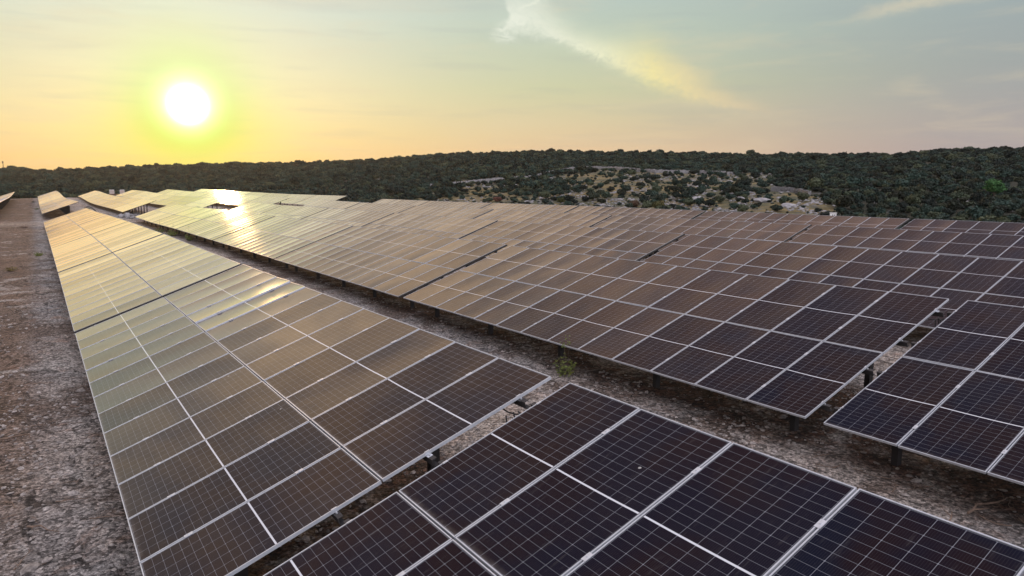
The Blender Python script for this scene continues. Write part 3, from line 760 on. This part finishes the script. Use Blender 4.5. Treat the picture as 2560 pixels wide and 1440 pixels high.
def scatter(name, meshes, pts, scales, rots, matn, kindlabel):
    """one object that instances the given meshes on points, kind = stuff"""
    pc = bpy.data.collections.new(name + '_kinds')
    for i, me in enumerate(meshes):
        pc.objects.link(bpy.data.objects.new('%s_kind' % name, me))
    me = bpy.data.meshes.new(name)
    me.vertices.add(len(pts)); me.vertices.foreach_set('co', np.asarray(pts, np.float32).ravel())
    a = me.attributes.new('scl', 'FLOAT_VECTOR', 'POINT'); a.data.foreach_set('vector', np.asarray(scales, np.float32).ravel())
    a = me.attributes.new('rot', 'FLOAT_VECTOR', 'POINT'); a.data.foreach_set('vector', np.asarray(rots, np.float32).ravel())
    a = me.attributes.new('pick', 'INT', 'POINT'); a.data.foreach_set('value', np.asarray(nr.randint(0, len(meshes), len(pts)), np.int32))
    o = obj(name, me); tag(o, kindlabel, name.replace('_', ' '), kind='stuff')
    g = bpy.data.node_groups.new(name, 'GeometryNodeTree')
    g.interface.new_socket('Geometry', in_out='INPUT', socket_type='NodeSocketGeometry')
    g.interface.new_socket('Geometry', in_out='OUTPUT', socket_type='NodeSocketGeometry')
    N = g.nodes; I = N.new('NodeGroupInput'); O = N.new('NodeGroupOutput')
    iop = N.new('GeometryNodeInstanceOnPoints'); ci = N.new('GeometryNodeCollectionInfo')
    ci.inputs['Collection'].default_value = pc; ci.inputs['Separate Children'].default_value = True; ci.inputs['Reset Children'].default_value = True
    def na(nm, ty):
        n = N.new('GeometryNodeInputNamedAttribute'); n.data_type = ty; n.inputs['Name'].default_value = nm; return n.outputs[0]
    g.links.new(I.outputs[0], iop.inputs['Points']); g.links.new(ci.outputs[0], iop.inputs['Instance'])
    iop.inputs['Pick Instance'].default_value = True
    g.links.new(na('pick', 'INT'), iop.inputs['Instance Index'])
    g.links.new(na('rot', 'FLOAT_VECTOR'), iop.inputs['Rotation']); g.links.new(na('scl', 'FLOAT_VECTOR'), iop.inputs['Scale'])
    g.links.new(iop.outputs[0], O.inputs[0])
    md = o.modifiers.new('scatter', 'NODES'); md.node_group = g
    return o

# ------------------------------------------------------------------ hillside scrub
ELL = [(1340, 472, 95, 22), (1125, 480, 45, 14), (1715, 484, 32, 12), (1820, 482, 40, 9)]
P, S = [], []
az_ = -7.0
rings = []
d = 55.0
while d < 930:
    s = 1.8 + d / 290.0
    na_ = int((R(82) * d) / s)
    a = np.radians(-7 + 85 * (np.arange(na_) + nr.uniform(-.45, .45, na_)) / na_)
    dj = d + nr.uniform(-.5, .5, na_) * s
    rings.append(np.stack([np.sin(a) * dj, np.cos(a) * dj, np.full(na_, s)], 1))
    d += s * 0.95
pts = np.concatenate(rings)
ad = np.degrees(np.arctan2(pts[:, 0], pts[:, 1])); dd_ = np.hypot(pts[:, 0], pts[:, 1])
e_ = np.hypot(np.maximum(pts[:, 0] - 49.0, 0), np.maximum(pts[:, 1] - 254.0, 0))
keep = (e_ > 7) & (dd_ < np.interp(ad, *zip(*RD)) * 1.04)
pts, dd_, ad, e_ = pts[keep], dd_[keep], ad[keep], e_[keep]
zt = terrain(pts[:, 0], pts[:, 1])
Pw = np.stack([pts[:, 0], pts[:, 1], zt], 1)
dv = Pw - CAM; zz = dv @ FW
bx = 1280 + CAM_F * (dv @ RT) / zz; by = 720 - CAM_F * (dv @ UP) / zz
wob = fbm(pts[:, 0] / 14, pts[:, 1] / 14, 91, 3)
clr = inpoly(bx + 120 * wob, by + 34 * wob, CLEARING) & (dd_ < 520)
for ex, ey, ew, eh in ELL: clr &= ~(((bx - ex) / ew) ** 2 + ((by - ey) / eh) ** 2 < 1)
rk = fbm(pts[:, 0] / 9, pts[:, 1] / 9, 77, 3)
rkb = fbm(pts[:, 0] / 40, pts[:, 1] / 40, 55, 3)
u = nr.rand(len(pts))
bare = (rk + rkb * 0.8 > 0.20) & ~clr & (dd_ > 170)
keep = np.where(clr, u < 0.62, np.where(bare, u < 0.25, u < 0.96))
size = pts[:, 2] * nr.uniform(0.7, 1.35, len(pts)) * np.where(nr.rand(len(pts)) < 0.08, 1.4, 1.0)
size = size * 0.64 * nr.uniform(.8, 1.25, len(pts))
size = np.where(clr, 0.4 + 2.0 * nr.rand(len(pts)) ** 2.6, size)
Pw, size, clr, bx, by, dd_, ad = [q[keep] for q in (Pw, size, clr, bx, by, dd_, ad)]
app = size / dd_
# which ones show: inside the frame and above the rear panels
hor = np.interp(bx, [0, 240, 500, 860, 1000, 1240, 1770, 2285, 2560], [492, 480, 474, 492, 500, 508, 528, 548, 556])
vis = (bx > -10) & (bx < 2570) & (by < hor + 2)
order = np.argsort(-(app * vis))
indiv = set(int(k) for k in order[:285])
for k in sorted(indiv):
    x, y, z = Pw[k]; s = size[k]
    fr = 1500 < bx[k] + 200 * 0 < 2600
    edge_strip = (by[k] > hor[k] - 9) and (1140 < bx[k] < 1720)
    ms, lb, gp = BUSH, None, None
    if clr[k]:
        lb, gp = 'small dark round bush standing alone in the dry grass clearing', 'bushes dotted over the dry grass clearing'
    elif bx[k] > 2000:
        lb, gp = 'dark green evergreen shrub on the right hand slope above the rear panels', 'evergreen shrubs on the right hand slope'
    elif bx[k] > 1000:
        lb, gp = 'dark evergreen shrub in the thicket behind the middle of the rear row', 'evergreen shrubs in the thicket behind the rear row'
    else:
        lb, gp = 'dark shrub at the foot of the wooded hill behind the far left rows', 'shrubs at the foot of the wooded hill'
    if edge_strip and k % 3:
        if k % 3 == 1: ms, lb, gp = BUSHY, 'yellow green bush peeping over the top edge of the rear row', 'coloured bushes along the rear row'
        else: ms, lb, gp = BUSHR, 'reddish leaved bush peeping over the top edge of the rear row', 'reddish bushes along the rear row'
    o = obj('bush', ms[k % len(ms)], None, (x, y, z - 0.1), (0, 0, nr.uniform(0, 6.28)), (s, s, s * nr.uniform(.8, 1.15)))
    tag(o, lb, 'bush', gp)
rest = np.array([k for k in range(len(Pw)) if k not in indiv]); print('scrub', len(rest))
sc = size[rest][:, None] * np.stack([nr.uniform(.8, 1.5, len(rest)), nr.uniform(.8, 1.3, len(rest)), nr.uniform(.75, 1.15, len(rest))], 1)
scatter('scrub_woodland', BUSH, Pw[rest] - [0, 0, 0.15], sc, np.stack([np.zeros(len(rest)), np.zeros(len(rest)), nr.uniform(0, 6.28, len(rest))], 1), None,
        'dense dark evergreen scrub covering the hills behind the solar field')

# one bright young tree on the right slope
def tree(name, P, h, m, label):
    T = empty(name, tuple(P)); tag(T, label, 'tree')
    mb = MB(); mb.bar((0, 0, -.3), (0.05 * h, 0, h * .45), .03 * h, 8, 0, .015 * h)
    for k in range(6):
        a = k * 1.05; mb.bar((0.05 * h, 0, h * .4), (0.05 * h + .22 * h * math.cos(a), .22 * h * math.sin(a), h * .72), .013 * h, 5, 0, .005 * h)
    obj('trunk', mb.mesh('trunk', [M_BARK]), T)
    obj('crown', crown_mesh('crown', 99, m, n=1100, flat=0.9, lobes=11, leaf=0.05, stems=False), T, (0.03 * h, 0, h * .3), (0, 0, 0), (h * .75, h * .75, h * .8))
tree('young_tree', march(2482, 512), 4.2, M_LEAF4, 'bright green young tree among the dark shrubs near the right edge')

# ------------------------------------------------------------------ rocks on the hillside and the dry stone walls
def drystone(pxs, label, h=1.1):
    pts = []
    for (a, b) in zip(pxs, pxs[1:]):
        for t in np.linspace(0, 1, 9)[:-1]:
            pts.append((a[0] + (b[0] - a[0]) * t, a[1] + (b[1] - a[1]) * t))
    pts = march_many([p[0] for p in pts], [p[1] for p in pts], 60)
    mb = MB(); q = random.Random(len(pts))
    for a, b in zip(pts, pts[1:]):
        a, b = Vector(a), Vector(b); L = (b - a).length
        if L > 25: continue
        n = max(1, int(L / 0.9)); dr = (b - a) / n
        for i in range(n):
            c = a + dr * (i + .5)
            z = float(terrain(c.x, c.y))
            for lv in range(2):
                M = Matrix.Translation((c.x + q.uniform(-.15, .15), c.y + q.uniform(-.15, .15), z + lv * h * .5)) @ Matrix.Rotation(math.atan2(dr.y, dr.x) + q.uniform(-.2, .2), 4, 'Z') @ Matrix.Rotation(q.uniform(-.12, .12), 4, 'Y')
                mb.box(-.55, .55, -.35, .35, -.15, h * .5 * q.uniform(.75, 1.15), 0, M)
    o = obj('dry_stone_wall', mb.mesh('dry_stone_wall', [M_ROCK])); tag(o, label, 'stone wall')
drystone([(1075, 469), (1150, 462), (1250, 452), (1330, 446), (1392, 431), (1450, 422), (1540, 424), (1640, 432), (1760, 434), (1850, 438)], 'long grey dry stone wall curving along the top of the dry clearing')
drystone([(1930, 478), (1985, 480), (2030, 492)], 'short grey stone terrace wall at the right end of the clearing')
# pale rocks strewn over clearing and bare patches
cx_, cy_ = nr.uniform(1050, 2110, 9000), nr.uniform(425, 540, 9000)
ok = inpoly(cx_, cy_, CLEARING) & (fbm(cx_ / 60., cy_ / 14., 5, 3) > 0.0)
QX, QY = list(cx_[ok][:3000]), list(cy_[ok][:3000])
for (cx, cy, rx, ry, n) in [(1280, 417, 45, 9, 110), (1370, 405, 30, 4, 40), (2130, 408, 60, 8, 90), (2300, 395, 45, 9, 110), (2400, 413, 60, 9, 90), (2500, 400, 60, 14, 120), (1900, 440, 60, 8, 120), (2200, 510, 18, 5, 12), (2430, 500, 30, 9, 25), (2080, 410, 30, 5, 50), (1150, 412, 40, 5, 20), (1440, 415, 35, 6, 40)]:
    QX += list(cx + nr.normal(size=n) * rx * .6); QY += list(cy + nr.normal(size=n) * ry * .6)
RP = march_many(QX, QY, 60)
RP = np.array([q for q in RP if np.hypot(q[0], q[1]) < 800])
rs = (.25 + .9 * nr.rand(len(RP)) ** 2)[:, None] * np.stack([nr.uniform(.7, 1.4, len(RP)), nr.uniform(.7, 1.4, len(RP)), nr.uniform(.5, 1.0, len(RP))], 1)
scatter('loose_rock', ROCKS, RP, rs, np.stack([nr.uniform(-.2, .2, len(RP)), nr.uniform(-.2, .2, len(RP)), nr.uniform(0, 6.28, len(RP))], 1), None, 'pale limestone strewn over the slope and clearing')
# larger single outcrops
for px, py, s, lb in [(683, 437, 6, 'pale rock outcrop highest on the wooded hill right of the sun glare'), (650, 451, 4.5, 'pale rock outcrop between two others on the wooded hill'), (616, 467, 6, 'pinkish rock outcrop low on the hill just above the sun glare'),
                      (1740, 500, 3.5, 'grey slab of rock below the dark bushes, leftmost slab of the lower clearing'), (1850, 500, 3.2, 'long grey slab of rock in the middle of the lower clearing'), (1905, 505, 4.2, 'tall sloping grey slab right of the middle of the lower clearing'), (1970, 516, 3.2, 'grey slab of rock near the bottom of the dry clearing'), (2195, 526, 2.6, 'small pale rock among the dark shrubs right of the clearing')]:
    P0 = march(px, py, 60)
    o = obj('rock_outcrop', ROCKS[int(px) % 5], None, (P0[0], P0[1], P0[2] + .1), (rnd.uniform(-.3, .3), rnd.uniform(-.3, .3), rnd.uniform(0, 6)), (s, s * .8, s * .55)); tag(o, lb, 'rock')

# ------------------------------------------------------------------ near ground litter
def near_pts(n, x0, x1, y0, y1, pw=1.0):
    x = nr.uniform(x0, x1, n); y = y0 + (y1 - y0) * nr.rand(n) ** pw
    return x, y, terrain(x, y)
xs, ys, zs = near_pts(60000, -9, 20, 1, 34, 1.7)
ok = fbm(xs * .7, ys * .7, 61, 3) + nr.normal(size=len(xs)) * .14 > -0.03
xs, ys, zs = xs[ok], ys[ok], zs[ok]
ss = 0.018 + 0.05 * nr.rand(len(xs)) ** 3 + np.where(nr.rand(len(xs)) < .03, .07, 0) * nr.rand(len(xs))
scatter('gravel', STONES, np.stack([xs, ys, zs + .003], 1), ss[:, None] * np.stack([nr.uniform(.7, 1.5, len(xs)), nr.uniform(.7, 1.5, len(xs)), nr.uniform(.5, 1, len(xs))], 1) * 1.6,
        np.stack([nr.uniform(-.4, .4, len(xs)), nr.uniform(-.4, .4, len(xs)), nr.uniform(0, 6.28, len(xs))], 1), None, 'crushed grey brown gravel lying between the panel rows')
xs, ys, zs = near_pts(9000, -9, 22, 1, 60, 1.6)
ok = fbm(xs * .5, ys * .5, 71, 3) + nr.normal(size=len(xs)) * .1 > 0.0
xs, ys, zs = xs[ok], ys[ok], zs[ok]
ss = 0.12 + 0.4 * nr.rand(len(xs)) ** 2.5
scatter('twigs', TWIGS, np.stack([xs, ys, zs + .008], 1), np.repeat(ss[:, None], 3, 1), np.stack([np.zeros(len(xs)), np.zeros(len(xs)), nr.uniform(0, 6.28, len(xs))], 1), None, 'dry twigs and wood chips littering the stony ground')
# single branches and flat stones one can pick out in the lower left corner and by the front gap
def terr_rot(): return (0, 0, rnd.uniform(0, 6.28))
for px, py, s, a, lb in [(110, 960, .45, .6, 'pale forked stick lying on dark soil at the left'), (45, 1105, .9, .4, 'long thin dark stick near the left edge'), (128, 1318, .55, .2, 'curved brown bark piece on the pale dust patch'),
                         (250, 1190, .22, 1.4, 'tiny pale wood chip beside the left row'), (2350, 1330, .9, .5, 'thick broken branch on gravel behind the foreground table'), (2420, 1262, .8, 1.0, 'reddish twisted branch near the right edge'), (1790, 975, .45, .1, 'short twig on the sandy strip above the foreground table')]:
    P0 = march(px, py); o = obj('stick', TWIGS[int(px) % 6], None, tuple(P0 + [0, 0, .02]), (0, 0, a - R(CAM_AZ)), (s, s * 1.2, s * 1.6)); tag(o, lb, 'stick')
for px, py, s, lb in [(75, 1424, .22, 'flat yellowish stone in the bottom left corner'), (118, 1404, .12, 'small white stone left of the flat yellowish one'), (1855, 1066, .1, 'pale pebble in the shade under the second row'), (2260, 1240, .12, 'rounded grey stone near the dead branch')]:
    P0 = march(px, py); o = obj('stone', STONES[int(px) % 6], None, tuple(P0 + [0, 0, .02]), terr_rot(), (s * 1.5, s, s * .6)); tag(o, lb, 'stone')

# stone heap by the end of the second row's far block, and the rubble bank behind the rear break
for k in range(46):
    px, py = 322 + rnd.gauss(0, 17), 541 + rnd.gauss(0, 4.0)
    P0 = march(px, py, 40); s = rnd.uniform(.3, .85)
    o = obj('stone', ROCKS[k % 5], None, tuple(P0 + [0, 0, max(0, .45 - abs(px - 322) * .015) * rnd.random()]), (rnd.uniform(-1, 1), rnd.uniform(-1, 1), rnd.uniform(0, 6)), s)
    tag(o, 'rough grey boulder in the heap between the first two rows', 'stone', 'boulders heaped at the dirt break')
for k in range(90):
    t = rnd.random(); y = 92 + t * 42; x = 50.5 + rnd.gauss(0, .8)
    zc = float(terrain(x, y)); s = rnd.uniform(.3, 1.0)
    o = obj('stone', ROCKS[k % 5], None, (x, y, zc + .1 + rnd.random() * .5), (rnd.uniform(-1, 1), rnd.uniform(-1, 1), rnd.uniform(0, 6)), s)
    tag(o, 'pinkish grey boulder in the bank of rubble behind the rear row', 'stone', 'boulders of the rubble bank')

# ------------------------------------------------------------------ weeds
def weed(px, py, wd, ht, m, label, spikes=0, seed=1):
    q = random.Random(seed); P0 = march(px, py)
    T = empty('weed', tuple(P0)); tag(T, label, 'weed')
    lv, st = MB(), MB()
    n = int(60 + 260 * min(wd, 1.0))
    for i in range(int(n / 9)):
        a = q.uniform(0, 6.28); rr = wd * .5 * q.random() ** .6; hh = ht * q.uniform(.45, 1) * (1 - .4 * rr / (wd * .5))
        tip = Vector((rr * math.cos(a), rr * math.sin(a), hh)); root = Vector((rr * .25 * math.cos(a), rr * .25 * math.sin(a), -.03))
        st.bar(root, tip, .006, 4, 0, .002)
        for k in range(11):
            t = q.uniform(.15, 1.05); p = root.lerp(tip, t) + Vector((q.gauss(0, .03), q.gauss(0, .03), q.gauss(0, .015)))
            u = Vector((q.gauss(0, 1), q.gauss(0, 1), q.gauss(.2, .6))).normalized(); v = u.orthogonal().normalized(); s = q.uniform(.015, .035) * (1 + wd)
            lv.add([p - v * s * .4, p + u * s, p + v * s * .4, p - u * s * .6], [(0, 1, 2, 3)], 0)
    for k in range(spikes):
        root = Vector((q.gauss(0, wd * .15), q.gauss(0, wd * .15), 0)); tip = root + Vector((q.gauss(0, .08), q.gauss(0, .08), ht * q.uniform(1.3, 1.7)))
        st.bar(root, tip, .006, 4, 0, .003)
        for j in range(16):
            p = root.lerp(tip, q.uniform(.7, 1.02)) + Vector((q.gauss(0, .035), q.gauss(0, .035), 0)); u = Vector((q.gauss(0, 1), q.gauss(0, 1), .3)).normalized(); v = u.orthogonal(); s = .03
            lv.add([p - v * s * .4, p + u * s, p + v * s * .4, p - u * s * .6], [(0, 1, 2, 3)], 0)
    obj('foliage', lv.mesh('foliage', [m]), T); obj('stem', st.mesh('stem', [M_BARK]), T)
weed(1413, 938, .62, .55, M_LEAF2, 'dark green weed with a tall thin sprig in the gravel lane before the second row', 2, 3)
weed(398, 586, 1.3, .8, M_LEAF2, 'yellow green weed clump, leftmost of three between the first two rows', 1, 4)
weed(432, 590, 1.3, .75, M_LEAF2, 'yellow green weed clump, middle of three between the first two rows', 1, 5)
weed(474, 602, .9, .7, M_LEAF2, 'round green weed clump, rightmost of three between the first two rows', 1, 6)
weed(96, 640, .75, .3, M_LEAF2, 'small green tuft on open ground close to the left row', 0, 7)
weed(27, 678, .65, .3, M_LEAF2, 'low green tuft nearest the left edge of the open ground', 0, 8)
weed(93, 524, 1.2, .4, M_LEAF2, 'dark green tuft beside the far block of the leftmost long row', 0, 9)
weed(60, 570, 1.0, .35, M_TWIG, 'dry brown tuft on the open ground at the left', 0, 10)
weed(84, 506, 1.2, .35, M_LEAF, 'small dark tuft on the far open ground, between panel rows', 0, 11)
weed(222, 523, 1.2, .4, M_LEAF2, 'green tuft at the corner between first row and second row, near the bent conduit', 0, 12)

# ------------------------------------------------------------------ bent cable conduits at the dirt break
def conduit(P0, dx, dy, h, label):
    T = MB(); pts = []
    for i in range(15):
        t = i / 14; pts.append(Vector((dx * t, dy * t, h * math.sin(math.pi * min(1, t * 1.03)) ** .8 * (1 - .1 * t))))
    T.tube(pts, .06, 8)
    for i in range(0, 14): T.bar(pts[i].lerp(pts[i + 1], .45), pts[i].lerp(pts[i + 1], .55), .075, 8)
    o = obj('cable_conduit', T.mesh('cable_conduit', [M_CABLE]), None, P0); tag(o, label, 'cable conduit')
conduit((4.7, 112.0, float(terrain(4.7, 112.0))), 2.2, -6.5, 1.6, 'black corrugated conduit arching from the end of the leftmost row to the ground')
conduit((17.6, 110.6, float(terrain(17.6, 110.6))), 2.8, -3.5, 1.3, 'dark conduit looping out of the ground in the dirt break behind the second row')

# ------------------------------------------------------------------ tanks on a trailer at the far end, white cabinet, mast
PT = np.array([34.4, 246.5, 0]); PT[:2] = (march(292, 488.5, 200)[0], 0)[0], 0
def ground_at(px, dist):
    a = R(azel(px, 485)[0]); x, y = math.sin(a) * dist, math.cos(a) * dist
    return np.array([x, y, float(terrain(x, y))])
G0 = ground_at(293, 247)
rotz = -R(azel(293, 485)[0])
T = empty('flatbed_trailer', tuple(G0), (0, 0, rotz)); tag(T, 'low rusty flatbed trailer parked beyond the far panels carrying two caged tanks', 'trailer')
mb = MB(); mb.box(-2.3, 2.3, -.9, .9, .75, .9); mb.box(-2.3, -2.25, -.9, .9, .9, 1.15); mb.box(2.25, 2.3, -.9, .9, .9, 1.15)
obj('deck', mb.mesh('deck', [M_RUST]), T)
for x in (-.9, .2):
    for y in (-.95, .95):
        mb = MB(); mb.bar((x, y - .1, .38), (x, y + .1, .38), .38, 16); obj('wheel', mb.mesh('wheel', [M_CABLE]), T)
mb = MB(); mb.bar((-2.3, 0, .8), (-3.6, 0, .55), .05); obj('drawbar', mb.mesh('drawbar', [M_RUST]), T)
for k, (xo, lb) in enumerate(((-1.35, 'left white topped caged tank on the trailer beyond the far panels'), (1.35, 'right white topped caged tank on the trailer beyond the far panels'))):
    B = G0 + np.array([math.cos(rotz) * xo, math.sin(rotz) * xo, .9])
    Q = empty('caged_tank', tuple(B), (0, 0, rotz)); tag(Q, lb, 'tank', 'caged tanks on the trailer')
    mb = MB(); mb.box(-.56, .56, -.46, .46, .16, 1.2); obj('tank', mb.mesh('tank', [simple('tank_plastic', (.42, .30, .24), .5)]), Q)
    mb = MB(); mb.box(-.62, .62, -.52, .52, 1.22, 1.32); obj('lid', mb.mesh('lid', [M_WHITE]), Q)
    mb = MB()
    for i in range(5):
        x = -.6 + .3 * i; mb.bar((x, -.51, .1), (x, -.51, 1.22), .03, 5)
        mb.bar((x, .51, .1), (x, .51, 1.22), .03, 5)
    for z in (.15, .6, 1.0): mb.bar((-.62, -.52, z), (.62, -.52, z), .02, 5)
    obj('cage', mb.mesh('cage', [M_WHITE]), Q)
    mb = MB(); mb.box(-.6, .6, -.5, .5, 0, .12); obj('pallet', mb.mesh('pallet', [M_TWIG]), Q)

ac = azel(2083, 536)[0]; dc = 62.0
cx, cy = math.sin(R(ac)) * dc, math.cos(R(ac)) * dc
cz = 6 + math.tan(R(azel(2083, 532)[1])) * dc
Q = empty('electrical_cabinet', (cx, cy, cz - 1.75), (0, 0, -R(ac))); tag(Q, 'white metal cabinet with dark slots peeping over the rear row', 'cabinet')
mb = MB(); mb.box(-.24, .24, -.2, .2, .3, 1.72); mb.box(-.2, -.12, -.15, .15, -.4, .3); mb.box(.12, .2, -.15, .15, -.4, .3); obj('housing', mb.mesh('housing', [M_WHITE]), Q)
mb = MB(); mb.box(-.27, .27, -.23, .23, 1.72, 1.76); obj('roof', mb.mesh('roof', [M_WHITE]), Q)
for x in (-.06, .08):
    mb = MB(); mb.box(x, x + .06, -.207, -.2, 1.3, 1.62); obj('vent_slot', mb.mesh('vent_slot', [M_STEEL]), Q)
# mast on the far left skyline
am = azel(8, 418)[0]; dm = 830.0
mx, my = math.sin(R(am)) * dm, math.cos(R(am)) * dm; mz = float(terrain(mx, my))
Q = empty('lattice_mast', (mx, my, mz)); tag(Q, 'slender mast standing on the far left skyline', 'mast')
mb = MB()
for a in range(3): mb.bar((.5 * math.cos(a * 2.1), .5 * math.sin(a * 2.1), 0), (.25 * math.cos(a * 2.1), .25 * math.sin(a * 2.1), 9.0), .12, 5)
for k in range(8): mb.bar((.5, 0, k * 1.1), (-.25, .4, k * 1.1 + 1), .08, 4)
obj('lattice', mb.mesh('lattice', [M_RUST]), Q)
mb = MB(); mb.bar((0, 0, 7.2), (0, 0, 9.0), .5, 8); obj('antenna', mb.mesh('antenna', [M_STEEL]), Q)

# ------------------------------------------------------------------ haze
mb = MB(); mb.box(-760, 1540, -330, 1740, -60, 75)
hz = bpy.data.materials.new('haze_air'); hz.use_nodes = True
hn = NT(hz.node_tree); pv = hn.node('ShaderNodeVolumePrincipled'); ho = hn.node('ShaderNodeOutputMaterial')
pv.inputs['Color'].default_value = (0.85, 0.85, 0.82, 1); pv.inputs['Density'].default_value = 0.00007; pv.inputs['Anisotropy'].default_value = 0.7
hn.l.new(pv.outputs[0], ho.inputs['Volume'])
haze = obj('haze', mb.mesh('haze', [hz])); tag(haze, kind='stuff')

scene.render.engine = 'CYCLES'
scene.cycles.max_bounces = 6
scene.cycles.diffuse_bounces = 3
scene.cycles.glossy_bounces = 4
